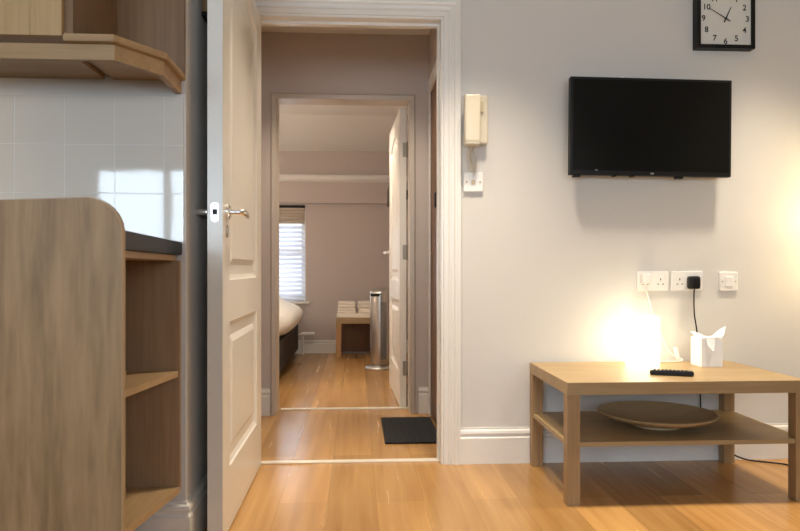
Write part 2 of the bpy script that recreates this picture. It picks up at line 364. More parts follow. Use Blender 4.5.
# entry door lining and moulded architrave
ax0, ax1, az = -0.472, 0.371, 1.968
lin = MB().box(ax0-.001, ax0+.006, YW-.004, YW+.114, 0, az).box(ax1, ax1+.008, YW-.004, YW+.114, 0, az).box(ax0, ax1+.008, YW-.004, YW+.114, az, az+.018)
lin.box(ax1-.009, ax1, YW+.05, YW+.085, 0, az-.012).box(ax0, ax1, YW+.05, YW+.085, az-.012, az)
struct('trim_3', lin, GLOSS, label='cream painted lining inside the front doorway', cat='door frame')
def architrave(name, x0, x1, z1, y, width, prof, label, mat=GLOSS, right_only=False):
    """prof: (fraction of width from the opening, thickness)"""
    m = MB(); rings = []
    path = [((x0, 0), (-1, 0)), ((x0, z1), (-1, 1)), ((x1, z1), (1, 1)), ((x1, 0), (1, 0))]
    for (px, pz), (nx, nz) in path:
        ring = [m.bm.verts.new((px, y, pz))]
        ring += [m.bm.verts.new((px+nx*f*width, y-th, pz+nz*f*width)) for f, th in prof]
        ring += [m.bm.verts.new((px+nx*width, y, pz+nz*width))]
        rings.append(ring)
    k = len(rings[0])
    for A, B in zip(rings, rings[1:]):
        for j in range(k): m.bm.faces.new((A[j], A[(j+1) % k], B[(j+1) % k], B[j]))
    m.bm.faces.new(rings[0]); m.bm.faces.new(rings[-1][::-1])
    bmesh.ops.recalc_face_normals(m.bm, faces=m.bm.faces[:])
    return struct(name, m, mat, label=label, cat='door frame')
architrave('trim_4', -0.43, ax1+.002, az+.002, YW, 0.086,
           [(0, .008), (.10, .008), (.12, .013), (.36, .013), (.40, .018), (.48, .018), (.52, .013), (.62, .015), (.70, .022), (.80, .024), (.84, .020), (.98, .020)],
           'cream stepped moulding framing the front doorway')
architrave('trim_5', OX0+.024, OX1-.022, OZ-.027, YH+.03, 0.032, [(0, .036), (.8, .04), (1, .034)], 'slim cream frame around the bedroom doorway, coloured darker for the dim hall', FRAME_DIM)
bl = MB().box(OX0, OX0+.024, YH+.03, YH+.16, 0, OZ).box(OX1-.024, OX1, YH+.03, YH+.16, 0, OZ).box(OX0, OX1, YH+.03, YH+.16, OZ-.024, OZ)
struct('trim_6', bl, FRAME_DIM, label='cream lining inside the bedroom doorway, coloured darker for the dim hall', cat='door frame')
# casing of the brown door on the hall's right side
cs = MB().box(HX1-.006, HX1, 4.075, 4.15, 0, DH+.065, .002).box(HX1-.014, HX1, 3.205, 3.28, 0, DH+.065, .002).box(HX1-.014, HX1, 3.28, 4.075, DH-.01, DH+.065, .002)
struct('trim_7', cs, GLOSS, label='cream casing around the dark brown hall door', cat='door frame')
d3 = thing('door_3', (HX1+.05, 3.68, 0), 'dark brown wooden door in the right hall wall', 'door', kind='structure')
MB().box(HX1+.003, HX1+.043, 3.275, 4.08, 0.008, DH-.004, .002).build('door_leaf', BROWN, d3)
MB().box(HX1-.006, HX1+.0035, 3.80, 3.835, 1.20, 1.28, .003).build('lock', BLACK, d3)
# thresholds
struct('trim_8', MB().box(ax0+.006, ax1-.002, 3.122, 3.158, 0, 0.008, .002), BRASS, label='pale metal threshold strip under the front doorway', cat='threshold')
struct('trim_9', MB().box(OX0+.034, OX1-.022, 4.306, 4.346, 0, 0.007, .002), BRASS, label='pale metal threshold strip at the bedroom doorway', cat='threshold')

# ------------------------------------------------------------------ panelled doors
def door_leaf(w, t, h, panels, mapping, z0=0.008):
    """panels: (u0,u1,z0,z1,rise) lists; solid stiles and rails with sunk, fielded panels on both faces"""
    m = MB(); u0 = panels[0][0]; u1 = panels[0][1]
    m.box(0, u0, 0, t, z0, h); m.box(u1, w, 0, t, z0, h)
    ps = sorted(panels, key=lambda p: p[2])
    NS = 16
    def top(p, d, k):
        a, b_ = p[0]+d, p[1]-d; s = k/NS; u = a+(b_-a)*s
        return u, p[3]-d+p[4]*(0.5-0.5*math.cos(2*PI*s))
    m.box(u0, u1, 0, t, z0, ps[0][2])
    for i, p in enumerate(ps):
        nxt = ps[i+1][2] if i+1 < len(ps) else h
        pl = [top(p, 0, k) for k in range(NS+1)]
        for k in range(NS):
            (a, za), (b_, zb) = pl[k], pl[k+1]
            m.prism([(a, za), (b_, zb), (b_, nxt), (a, nxt)], 0, t, 'y')
        for side in (0, 1):
            loops = []
            for d, dep in ((0, 0.0), (.004, .006), (.018, .012), (.050, .012), (.072, .004)):
                v = dep if side == 0 else t-dep
                lp = [(p[0]+d, v, p[2]+d), (p[1]-d, v, p[2]+d)] + [(u, v, z) for u, z in (top(p, d, k) for k in range(NS, -1, -1))]
                loops.append([m.bm.verts.new(q) for q in lp])
            n = len(loops[0])
            for A, B in zip(loops, loops[1:]):
                for j in range(n): m.bm.faces.new((A[j], A[(j+1) % n], B[(j+1) % n], B[j]))
            m.bm.faces.new(loops[-1])
    bmesh.ops.recalc_face_normals(m.bm, faces=m.bm.faces[:])
    return m.map(mapping)

DY0, DX0, DX1 = 2.222, -0.467, -0.420
d1 = thing('door_1', (-0.445, 3.11, 0), 'open white panelled front door with an arched upper panel', 'door', kind='structure')
leaf = door_leaf(0.885, DX1-DX0, 1.962, [(0.125, 0.755, 0.212, 0.69, 0), (0.125, 0.755, 0.828, 1.862, 0.075)], lambda u, v, z: (DX0+v, DY0+u, z))
leaf.build('door_leaf', DOORW, d1)
zh = 1.048; yh = DY0+0.068
lp = MB().prism([(-0.4435+.0125*1.0*math.cos(a)*(1), 1.042+(.022 if math.sin(a) > 0 else -.022)+.009*math.sin(a)) for a in [2*PI*k/20 for k in range(20)]], DY0-.0025, DY0+.001, 'y')
lpo = lp.build('latch_plate', SATIN, d1)
MB().box(-0.4505, -0.4365, DY0-.004, DY0-.001, 1.034, 1.052).build('latch_hole', BLACK, lpo)
for z in (1.020, 1.065): MB().tube([(-0.4435, DY0-.001, z), (-0.4435, DY0-.0038, z)], .0032, 10).build('screw', HINGE, lpo)
def lever(face_x, sgn, length=0.125, reach=.052):
    hd = MB().tube([(face_x-sgn*.001, yh, zh), (face_x+sgn*.008, yh, zh)], .026, 28).tube([(face_x+sgn*.008, yh, zh), (face_x+sgn*.012, yh, zh)], [.024, .018], 28)
    o = hd.build('handle_rose', CHROME, d1, 40)
    pts = [(face_x+sgn*.006, yh, zh), (face_x+sgn*(reach-.014), yh, zh), (face_x+sgn*(reach-.004), yh+.004, zh), (face_x+sgn*reach, yh+.014, zh),
           (face_x+sgn*reach, yh+.06, zh-.002), (face_x+sgn*(reach-.002), yh+length*.8, zh-.005), (face_x+sgn*(reach-.006), yh+length, zh-.008)]
    MB().tube(pts, [.0095, .0095, .0105, .0105, .0095, .0085, .007], 14).build('door_handle', CHROME, o, 50)
lever(DX1, 1); lever(DX0, -1)
MB().prism([(yh+.012*math.cos(a), zh-.062+.02*math.sin(a)) for a in [2*PI*k/16 for k in range(16)]], DX1, DX1+.005, 'x').build('keyhole_cover', SATIN, d1)

# bedroom door, folded back against the bedroom's right side
BD0 = Vector((0.265, 4.345)); ang = math.radians(1.6)
def bmap(u, v, z): return (BD0.x+v*math.cos(ang)-u*math.sin(ang), BD0.y+u*math.cos(ang)+v*math.sin(ang), z)
d2 = thing('door_2', (0.29, 4.345, 0), 'open white panelled bedroom door with three steel hinges', 'door', kind='structure')
door_leaf(0.87, .041, 1.864, [(0.13, 0.74, 0.22, 0.66, 0), (0.13, 0.74, 0.79, 1.70, 0.06)], bmap).build('door_leaf', DOORW, d2)
for z in (0.20, 0.922, 1.56):
    MB().box(0.284, 0.3095, 4.3425, 4.347, z, z+.09, .0005).tube([(0.311, 4.343, z-.003), (0.311, 4.343, z+.093)], .005, 10).build('hinge', HINGE, d2)
hb = MB().tube([(.81, 0, .985), (.81, -.01, .985)], .024, 20).map(lambda u, v, z: bmap(u, v, z)).build('handle_rose', CHROME, d2)
MB().tube([(.81, -.006, .985), (.81, -.042, .985), (.80, -.048, .985), (.70, -.046, .98)], .009, 12).map(lambda u, v, z: bmap(u, v, z)).build('door_handle', CHROME, hb, 50)

# ------------------------------------------------------------------ kitchen corner
struct('tile_splashback', MB().box(-1.02-.1465*10, XR-.005, YT-.008, YT, 0.946, 1.387), TILE, label='white glossy square tiles on the kitchen wall', cat='wall tiles')
for o in COL.objects:
    if o.name == 'tile_splashback':      # tile joints start on the tile module
        dx = -0.582-o.location.x
        for v in o.data.vertices: v.co.x -= dx
        o.location.x += dx

# peninsula shelf unit (open shelves facing the doorway, tall rounded panel on its near end)
pu = thing('shelf_unit', (-0.9, 1.7, 0), 'brown wood-grain kitchen counter unit with open shelves and a tall rounded end panel', 'shelf unit')
PX = -0.411
prof = []
R = .062; zt = .990
prof = [(-1.75, 0.0), (PX, 0.0)] + [(PX-R+R*math.cos(a), zt-R+R*math.sin(a)) for a in [PI/2*k/10 for k in range(11)]] + [(-1.75, zt-.045)]
ep = MB().prism(prof, 1.25, 1.268, 'y').build('end_panel', PANELW, pu)
MB().prism([(p[0]+.0006, p[1]) if i else p for i, p in enumerate([(PX-.0002, 0.0), (PX+.0006, 0.0)])]+[(PX-R+(R+.0012)*math.cos(a), zt-R+(R+.0012)*math.sin(a)) for a in [PI/2*k/10 for k in range(11)]]+[(PX-R+R*math.cos(a), zt-R+R*math.sin(a)) for a in [PI/2*k/10 for k in range(10, -1, -1)]], 1.2515, 1.2685, 'y').build('edge_band', EDGEW, ep)
MB().box(-1.6, -0.531, YT-.028, YT-.010, 0.20, 0.890).build('back_panel', KIT_Z, pu)
MB().prism([(-1.6, YT-.01), (-0.545, YT-.01), (-0.50, 1.45), (-0.45, 1.268), (-1.6, 1.268)], 0.890, 0.9055, 'z', .001).build('top_board', KIT_Y, pu)
sh = [(-1.6, YT-.028), (-0.535, YT-.028), (-0.582, 1.80), (-0.60, 1.268), (-1.6, 1.268)]
MB().prism(sh, 0.541, 0.559, 'z', .001).build('shelf', KIT_Y, pu)
MB().prism([(x+(.0 if x < -1 else .004), y) for x, y in sh], 0.192, 0.211, 'z', .001).build('shelf', KIT_Y, pu)
MB().box(-1.02, -1.0, 1.268, YT-.028, 0.211, 0.890).build('side_panel', KIT_Z, pu)
MB().box(-1.5, -1.0, 1.30, YT-.03, 0.0, 0.192).build('plinth', KIT_Z, pu)
tag(MB().prism([(-1.7, YT-.009), (-0.528, YT-.009), (-0.478, 1.47), (-0.43, 1.270), (-1.7, 1.270)], 0.9065, 0.9455, 'z', .003).build('worktop', STONE),
    'black stone-look worktop on the kitchen counter unit, below the tiles', 'worktop')

# wall units
YF = 1.80
wc = thing('wall_cabinet', (-1.05, 2.0, 1.44), 'closed light oak kitchen wall cabinet at the top left', 'cabinet')
MB().box(-2.05, -0.735, YF+.022, YT-.001, 1.452, 2.15).build('carcass', KIT_Z, wc)
dr = MB().box(-0.815, -0.738, YF, YF+.02, 1.449, 2.15, .002).box(-1.50, -1.423, YF, YF+.02, 1.449, 2.15, .002).box(-1.423, -0.815, YF+.0, YF+.02, 1.449, 1.53, .002).box(-1.423, -0.815, YF+.0, YF+.02, 2.07, 2.15, .002).box(-1.423, -0.815, YF+.010, YF+.02, 1.53, 2.07)
CABW = wood('oak_cabinet_door', (0.52, 0.345, 0.165), (0.42, 0.265, 0.12), 'z', .45)
dr.build('door', CABW, wc)
MB().box(-2.05, -1.503, YF, YF+.02, 1.449, 2.15, .002).build('door', CABW, wc)
eu = thing('open_wall_shelf', (-0.63, 2.0, 1.44), 'open-ended brown wooden wall shelf with chamfered corner beside the oak cabinet', 'shelf unit')
ush = [(-0.734, YT-.001), (-0.734, YF-.004), (-0.610, YF-.004), (-0.517, 1.945), (-0.519, YT-.001)]
MB().prism(ush, 1.436, 1.454, 'z', .002).build('shelf', KIT_X, eu)
MB().prism(ush, 2.13, 2.15, 'z', .002).build('top_board', KIT_X, eu)
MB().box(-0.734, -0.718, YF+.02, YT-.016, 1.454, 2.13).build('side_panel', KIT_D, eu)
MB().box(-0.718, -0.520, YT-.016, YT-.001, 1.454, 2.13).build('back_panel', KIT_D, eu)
# light pelmet following the shelf edge
def strip(path, th, z0, z1):
    m = MB(); P = [Vector(p) for p in path]; A = []; B = []
    for i, p in enumerate(P):
        d0 = (P[i]-P[i-1]).normalized() if i else (P[1]-P[0]).normalized(); d1 = (P[i+1]-P[i]).normalized() if i < len(P)-1 else d0
        n0 = Vector((-d0.y, d0.x)); n1 = Vector((-d1.y, d1.x)); n = (n0+n1)/(1+n0.dot(n1)); A.append(p); B.append(p+n*th)
    for i in range(len(P)-1): m.prism([A[i], A[i+1], B[i+1], B[i]], z0, z1, 'z')
    return m
tag(strip([(-2.05, YF+.022), (-0.616, YF+.022), (-0.530, 1.958), (-0.533, YT-.002)], .018, 1.396, 1.4355).build('pelmet', KIT_X),
    'wooden pelmet strip running under the kitchen wall units', 'pelmet')
tag(MB().box(-2.05, -0.76, 1.90, YT-.002, 1.437, 1.4505).build('cabinet_underside', KIT_X), 'pale wooden base board under the oak wall cabinet', 'board')
# flat board behind the door on the return wall
kb = thing('wall_board', (XR, 2.6, 1.71), 'tan board with its bottom shadow as a dark strip, hung high behind the open door', 'wall board')
MB().box(XR+.001, XR+.022, 2.385, 2.85, 1.728, 2.2, .002).build('board', TANW, kb)
MB().box(XR+.001, XR+.026, 2.380, 2.855, 1.712, 1.728, .002).build('bottom_shadow', BLACK, kb)  # black strip modelling the shadow along the bottom of the board

# ------------------------------------------------------------------ television and clock
tv = thing('television', (1.288, 3.0, 1.487), 'wall-hung black flat television above the coffee table', 'television')
tx0, tx1, tz0, tz1 = 0.927, 1.651, 1.2725, 1.7005
MB().box(tx0, tx1, 2.995, 3.03, tz0, tz1, .004).build('bezel', BLACK, tv)
MB().box(tx0+.012, tx1-.012, 2.9935, 2.996, tz0+.02, tz1-.012).build('screen', SCREEN, tv)
MB().box(tx0+.10, tx1-.10, 3.03, 3.05, tz0+.05, tz1-.12, .008).build('back_cover', BLACK, tv)
MB().box(1.18, 1.40, 3.05, YW+.001, 1.40, 1.60, .002).build('wall_bracket', BLACK, tv)
MB().box(1.286, 1.300, 2.9925, 2.9945, tz0+.006, tz0+.0125, .0005).build('logo', SATIN, tv)
MB().box(1.038, 1.048, 2.9925, 2.9945, tz0+.0195, tz0+.0225).build('sensor_mark', SATIN, tv)
for x in (0.945, 1.120, 1.200, 1.405):
    MB().box(x, x+(.03 if x in (.945, 1.405) else .016), 2.998, 3.026, tz0-(.010 if x in (.945, 1.405) else .005), tz0+.002, .001).build('bottom_clip', BLACK, tv)
MB().box(1.150, 1.164, 3.0, 3.02, tz1-.002, tz1+.007, .002).build('top_clip', WPLAST, tv)
tv.rotation_euler = (0, math.radians(0.52), 0)

ck = thing('wall_clock', (1.652, 3.05, 1.985), 'square black-framed wall clock with white face above the television', 'clock')
cx, cz, hw, yf = 1.653, 1.988, 0.134, 3.042
fr = MB()
fr.box(cx-hw, cx+hw, yf, YW-.001, cz-hw, cz-hw+.017, .001).box(cx-hw, cx+hw, yf, YW-.001, cz+hw-.017, cz+hw, .001)
fr.box(cx-hw, cx-hw+.017, yf, YW-.001, cz-hw+.017, cz+hw-.017, .001).box(cx+hw-.017, cx+hw, yf, YW-.001, cz-hw+.017, cz+hw-.017, .001)
fr.build('frame', BLACK, ck)
fy = yf+.008
fc = MB().box(cx-hw+.016, cx+hw-.016, fy, fy+.01, cz-hw+.016, cz+hw-.016).build('clock_face', FACE, ck)
dg = None
for h in range(1, 13):
    cu = bpy.data.curves.new('digit', 'FONT'); cu.body = str(h); cu.size = .036; cu.extrude = .0004; cu.offset = .0006; cu.align_x = 'CENTER'; cu.align_y = 'CENTER'
    o = bpy.data.objects.new('digit', cu); COL.objects.link(o)
    bpy.context.view_layer.update()
    me = bpy.data.meshes.new_from_object(o.evaluated_get(bpy.context.evaluated_depsgraph_get()))
    a = math.radians(90-30*h); r = .1015
    for v in me.vertices: v.co = Vector((cx+r*math.cos(a)+v.co.x, fy-.0006-v.co.z, cz+r*math.sin(a)+v.co.y))
    nm = MB(); nm.bm.from_mesh(me); nm.build('numeral', INK, fc); bpy.data.meshes.remove(me); bpy.data.objects.remove(o); bpy.data.curves.remove(cu)
def hand(name, deg, L, tail, wd, y):
    a = math.radians(90-deg); d = Vector((math.cos(a), math.sin(a))); n = Vector((-d.y, d.x)); c = Vector((cx, cz))
    pl = [c-d*tail-n*wd, c-d*tail+n*wd, c+d*L+n*wd*.5, c+d*L-n*wd*.5]
    MB().prism([(p.x, p.y) for p in pl], y, y+.001, 'y').build(name, INK, ck)
hand('minute_hand', 300, .088, .022, .0024, fy-.006); hand('hour_hand', 25, .058, .018, .003, fy-.004)
MB().tube([(cx, fy, cz), (cx, fy-.007, cz)], .005, 16).build('hub', INK, ck)

# ------------------------------------------------------------------ entry phone and wall plates
ph = thing('entry_phone', (0.515, YW, 1.38), 'cream door entry phone on the wall beside the doorway', 'phone')
MB().box(0.492, 0.574, 3.05, YW+.001, 1.415, 1.628, .006).build('base', CREAM, ph)
hs = MB().box(0.467, 0.535, 3.005, 3.05, 1.402, 1.622, .008, 3).build('handset', CREAM, ph, 40)
MB().box(0.469, 0.533, 3.0035, 3.006, 1.418, 1.424).build('seam', CREAMD, hs)
MB().box(0.540, 0.556, 3.042, 3.052, 1.55, 1.60, .003).build('hook_switch', CREAMD, ph)
coil = []
for i in range(140):
    s = i/139; a = s*2*PI*17
    bx = 0.505-.018*math.sin(s*PI)*(1-s)*1.2; bz = 1.402-.105*s
    coil.append((bx+.006*math.cos(a), 3.045+.012*s+.006*math.sin(a), bz))
MB().tube(coil, .0024, 6).build('cord', CREAM, ph, 60)
loop = [(0.515+.010*math.sin(k/14*PI), 3.066+.004*k/14, 1.40-.125*k/14) for k in range(15)]
MB().tube(loop, .002, 6).build('lead', CREAM, ph, 60)
tp = thing('telephone_socket', (0.514, YW, 1.20), 'small white wall plate hanging below the entry phone', 'socket')
MB().box(0.471, 0.558, YW-.012, YW+.001, 1.206, 1.292, .004).build('face_plate', WPLAST, tp)
for x in (0.484, 0.545): MB().tube([(x, YW-.011, 1.249), (x, YW-.0135, 1.249)], .005, 12).build('screw', CREAMD, tp)
MB().box(0.506, 0.523, YW-.0135, YW-.011, 1.238, 1.258).build('port', CREAMD, tp)

def socket(x0, x1, z0, z1, label):
    t = thing('wall_socket', ((x0+x1)/2, YW, z0), label, 'socket', 'double sockets above the coffee table')
    pl = MB().box(x0, x1, YW-.012, YW+.001, z0, z1, .004).build('face_plate', WPLAST, t)
    for cxs in (x0+(x1-x0)*.26, x0+(x1-x0)*.74):
        zz = z0+(z1-z0)*.42; m = MB()
        m.box(cxs-.002, cxs+.002, YW-.0128, YW-.011, zz+.010, zz+.019).box(cxs-.0145, cxs-.008, YW-.0128, YW-.011, zz-.009, zz-.005).box(cxs+.008, cxs+.0145, YW-.0128, YW-.011, zz-.009, zz-.005)
        m.build('pin_slots', INK, pl)
        MB().box(cxs-.005+.022, cxs+.005+.022, YW-.015, YW-.011, zz+.018, zz+.034, .001).build('rocker', WPLAST, pl)
socket(1.258, 1.403, 0.766, 0.853, 'white double socket holding the white lamp plug, leftmost of the three plates')
socket(1.416, 1.562, 0.766, 0.853, 'white double socket holding the black plug, middle of the three plates')
sp = thing('fused_spur', (1.683, YW, 0.76), 'square white switched wall plate, rightmost of the three plates', 'socket')
MB().box(1.640, 1.726, YW-.012, YW+.001, 0.764, 0.850, .004).build('face_plate', WPLAST, sp)
MB().box(1.664, 1.704, YW-.016, YW-.011, 0.785, 0.829, .002).build('centre_panel', WPLAST, sp)
for x in (1.652, 1.714): MB().tube([(x, YW-.011, 0.807), (x, YW-.0135, 0.807)], .004, 12).build('screw', CREAMD, sp)

# ------------------------------------------------------------------ coffee table and what is on it
ct = thing('coffee_table', (1.21, 2.77, 0), 'light oak coffee table with a lower shelf against the wall', 'table')
TX0, TX1, TY0, TY1 = 0.764, 1.676, 2.506, 3.063
MB().box(TX0, TX1, TY0, TY1, 0.404, 0.450, .0015).build('tabletop', OAK_X, ct)
MB().box(TX0+.004, TX1-.004, TY0+.006, TY1-.004, 0.214, 0.231, .001).build('shelf', OAK_X, ct)
LG = .048
legs = []
for x in (TX0, TX1-LG):
    for y in (TY0, TY1-LG):
        MB().box(x, x+LG, y, y+LG, 0, 0.4035, .0015).build('leg', OAK_Z, ct)
TZ = 0.4502
lm = thing('table_lamp', (1.26, 2.93, TZ), 'lit white box-shaped table lamp on the coffee table', 'lamp')
lx, ly, lw = 1.226, 2.945, 0.055
sh = MB().box(lx-lw, lx+lw, ly-lw, ly+lw, TZ, TZ+.212, .006, 3).build('lamp_shade', LAMPG, lm)
cd = [(lx+lw-.004, ly+.03, TZ+.012), (lx+.10, ly+.06, TZ+.006), (1.44, 3.02, TZ+.008), (1.415, 3.065, TZ+.03), (1.375, 3.068, TZ+.09), (1.33, 3.07, 0.66), (1.292, 3.066, 0.78)]
def smooth_path(p, n=8):
    P = [Vector(q) for q in p]; out = []
    for i in range(len(P)-1):
        p0, p1, p2, p3 = P[max(i-1, 0)], P[i], P[i+1], P[min(i+2, len(P)-1)]
        for k in range(n):
            t = k/n; out.append(.5*((2*p1)+(p2-p0)*t+(2*p0-5*p1+4*p2-p3)*t*t+(3*p1-p0-3*p2+p3)*t**3))
    return out+[P[-1]]
MB().tube(smooth_path(cd), .0026, 8).build('cord', WPLAST, lm, 60)
sw = MB().box(-.009, .009, -.007, .007, -.028, .028, .004).map(lambda x, y, z: (1.4255+x-.28*z, 3.047+y, TZ+.036+z)).build('inline_switch', WPLAST, lm, 40)
MB().box(1.270, 1.314, 3.044, YW-.0125, 0.797, 0.842, .006, 3).build('plug', WPLAST, lm, 40)

tb = thing('tissue_box', (1.498, 2.92, TZ), 'white cube tissue box with a tissue pulled out, on the coffee table', 'tissue box')
bx0, bx1, by0, by1, bz1 = 1.449, 1.543, 2.868, 2.962, TZ+.122
MB().box(bx0, bx1, by0, by1, TZ, bz1, .002).build('box', PAPER, tb)
NT = 22; vv = []; ff = []
for j in range(NT):
    v = j/(NT-1)
    for i in range(NT):
        u = 2*i/(NT-1)-1
        a_ = abs(u)
        ze = -.050+(.102 if u > 0 else .078)*a_**1.0
        ye = by0-.012+.050*a_**1.3
        x = (bx0+bx1)/2+u*(.026+.056*v)+.004*math.sin(6*v+3*u)*v
        y = (1-v)*((by0+by1)/2)+v*ye+.005*math.sin(8*u)*v
        z = bz1-.003+ze*v**1.4+.016*math.sin(PI*min(1, v*1.05))+.003*math.sin(9*u+4*v)*v
        if y > by0-.004: z = max(z, bz1+.0025)
        vv.append((x, y, z))
for j in range(NT-1):
    for i in range(NT-1): ff.append((j*NT+i, j*NT+i+1, (j+1)*NT+i+1, (j+1)*NT+i))
ts = MB().quads(vv, ff); ts.build('tissue', TISSUE, tb, 60)

rm = thing('remote_control', (1.225, 2.655, TZ), 'black remote control lying on the coffee table', 'remote control')
dv = Vector((1.297-1.150, 2.625-2.690)); L = dv.length; rot = math.atan2(dv.y, dv.x)
def rmap(x, y, z): return (1.2235+x*math.cos(rot)-y*math.sin(rot), 2.6575+x*math.sin(rot)+y*math.cos(rot), TZ+z)
body = MB().prism([(-L/2, -.019), (-L/2+.03, -.022), (0, -.019), (L/2-.03, -.022), (L/2, -.018), (L/2, .018), (L/2-.03, .022), (0, .019), (-L/2+.03, .022), (-L/2, .019)], 0, .019, 'z', .004, 2).map(rmap).build('body', BLACK, rm, 40)
kp = MB()
for i in range(9):
    for j in range(3): kp.box(-.066+i*.0145, -.058+i*.0145, -.012+j*.010, -.006+j*.010, .0185, .0205, .0006, 1)
kp.map(rmap).build('keypad', RUBBER, rm)

# platter on the shelf
SZ = .2312
pl = MB()
Rb = .229
prof = [(0, 0), (.088, 0), (.092, .003), (.090, .013), (.14, .022), (.20, .037), (Rb-.002, .050), (Rb+.003, .055), (Rb-.003, .0585), (.20, .047), (.14, .031), (.08, .022), (0, .020)]
pl.lathe(prof, (1.207, 2.755, SZ), 72)
po = pl.build('platter', BOWLW, None, 50)
tag(po, 'large round shallow brown wooden platter on the lower shelf of the coffee table', 'bowl')

# black power lead
pc = thing('power_cable', (1.515, 3.07, 0), 'black plug and cable hanging from the middle wall socket', 'cable')
MB().box(1.484, 1.533, 3.034, YW-.0125, 0.774, 0.832, .012, 3).build('plug', BLACK, pc, 40)
cp = [(1.510, 3.052, 0.785), (1.511, 3.058, 0.74), (1.517, 3.066, 0.66), (1.530, 3.0685, 0.58), (1.538, 3.0685, 0.44), (1.545, 3.0685, 0.30), (1.552, 3.0685, 0.20), (1.580, 3.0685, 0.12),
      (1.655, 3.0685, 0.06), (1.705, 3.0665, 0.022), (1.755, 3.045, 0.006), (1.82, 3.01, 0.0045), (1.88, 2.97, 0.0045), (1.96, 2.86, 0.0045), (2.05, 2.84, 0.0045)]
MB().tube(smooth_path(cp), .0033, 8).build('cord', BLACK, pc, 60)

# floor lamp just right of the view, warming that end of the wall
fl_ = thing('floor_lamp', (2.21, 2.90, 0), 'lit floor lamp with fabric shade past the right end of the coffee table', 'lamp')
MB().lathe([(0, 0), (.13, 0), (.13, .015), (.02, .025), (0, .025)], (2.21, 2.90, 0.0), 40).build('base', SATIN, fl_, 40)
MB().tube([(2.21, 2.90, .02), (2.21, 2.90, 1.12)], .01, 14).build('pole', SATIN, fl_, 40)
MB().lathe([(.13, 0), (.10, .24), (.097, .24), (.127, 0)], (2.21, 2.90, .98), 48).build('lamp_shade', SHADE, fl_, 50)

# ------------------------------------------------------------------ hall and bedroom things
tag(MB().box(0.138, 0.422, 3.445, 4.03, 0.0, 0.009, .003).build('door_mat', MAT), 'black ribbed doormat on the hall floor', 'mat')

bd = thing('bed', (-1.4, 6.25, 0), 'bed with dark brown base under the bedroom window', 'bed')
MB().box(-2.35, -0.578, 5.25, 6.95, 0.07, 0.315, .012).build('base', DARKFAB, bd, 40)
for x in (-2.3, -0.70):
    for y in (5.30, 6.0, 6.84): MB().box(x, x+.06, y, y+.06, 0, 0.071, .004).build('leg', BLACK, bd)
MB().box(-2.1, -0.80, 5.5, 6.70, 0.316, 0.40, .03, 4).build('mattress', CLOTH, bd, 40)
dv = bmesh.new(); bmesh.ops.create_cube(dv, size=1)
bmesh.ops.subdivide_edges(dv, edges=dv.edges[:], cuts=22, use_grid_fill=True)
from mathutils import noise
x0, x1, y0, y1, z0, z1 = -2.30, -0.50, 5.2, 6.98, 0.27, 0.60
for v in dv.verts:
    p = v.co*2; q = Vector((p.x, p.y, p.z))
    e = 5; n = (abs(q.x)**e+abs(q.y)**e+abs(q.z)**2.4)**(1/3.2); m_ = max(abs(q.x), abs(q.y), abs(q.z)) or 1
    q = q*(1/max(n, 1)) if n > 1 else q
    w_ = Vector((x0+(q.x+1)/2*(x1-x0), y0+(q.y+1)/2*(y1-y0), z0+(q.z+1)/2*(z1-z0)))
    nn = noise.noise(w_*4.5)*.016+noise.noise(w_*11)*.009
    w_ += Vector((nn, nn, nn*1.2)); 
    # the sides hang lower than the mattress top, the middle rests on it
    if w_.x < -.56 and w_.y < 6.965: w_.z = max(w_.z, .325)
    if -2.25 < w_.x < -.66 and 5.35 < w_.y < 6.85: w_.z = max(w_.z, .412)
    v.co = w_
dm = MB(); dm.bm.free(); dm.bm = dv
tag(dm.build('duvet', CLOTH, None, 60), 'puffy white duvet spread over the bed', 'duvet')

tt = thing('side_table', (0.08, 6.95, 0), 'small wooden table holding folded towels against the far bedroom wall', 'table')
sx0, sx1, sy0, sy1 = -0.204, 0.346, 6.80, 7.17
MB().box(sx0, sx1, sy0, sy1, 0.33, 0.385, .002).build('tabletop', OAK_X, tt)
for x in (sx0, sx1-.05):
    for y in (sy0, sy1-.05): MB().box(x, x+.05, y, y+.05, 0, 0.3295, .002).build('leg', TOWT, tt)
MB().box(sx0+.05, sx1-.05, sy1-.03, sy1-.015, 0.02, 0.329).build('back_panel', BROWN, tt)  # dark panel standing in for the shade under the table
def towel(x0, x1, z0, z1, label, yo=0.0):
    m = MB(); t = (z1-z0)
    m.box(x0, x1, 6.82+yo, 7.02+yo, z0, z0+t*.48, t*.22, 3).box(x0+.003, x1-.002, 6.823+yo, 7.02+yo, z0+t*.46, z1, t*.24, 3)
    return tag(m.build('folded_towel', TOWEL, None, 60), label, 'towel', 'folded towels on the bedroom table')
towel(-0.200, 0.330, 0.3855, 0.430, 'wide folded towel lying under both towel stacks')
towel(-0.190, -0.006, 0.4305, 0.486, 'lower folded towel of the left stack on the bedroom table', .005)
towel(-0.186, -0.014, 0.4865, 0.542, 'topmost folded towel of the left stack on the bedroom table', .008)
towel(0.012, 0.31, 0.4305, 0.482, 'lower folded towel of the right stack, behind the silver tower', .006)
towel(0.006, 0.30, 0.4825, 0.546, 'topmost folded towel of the right stack, behind the silver tower', .004)

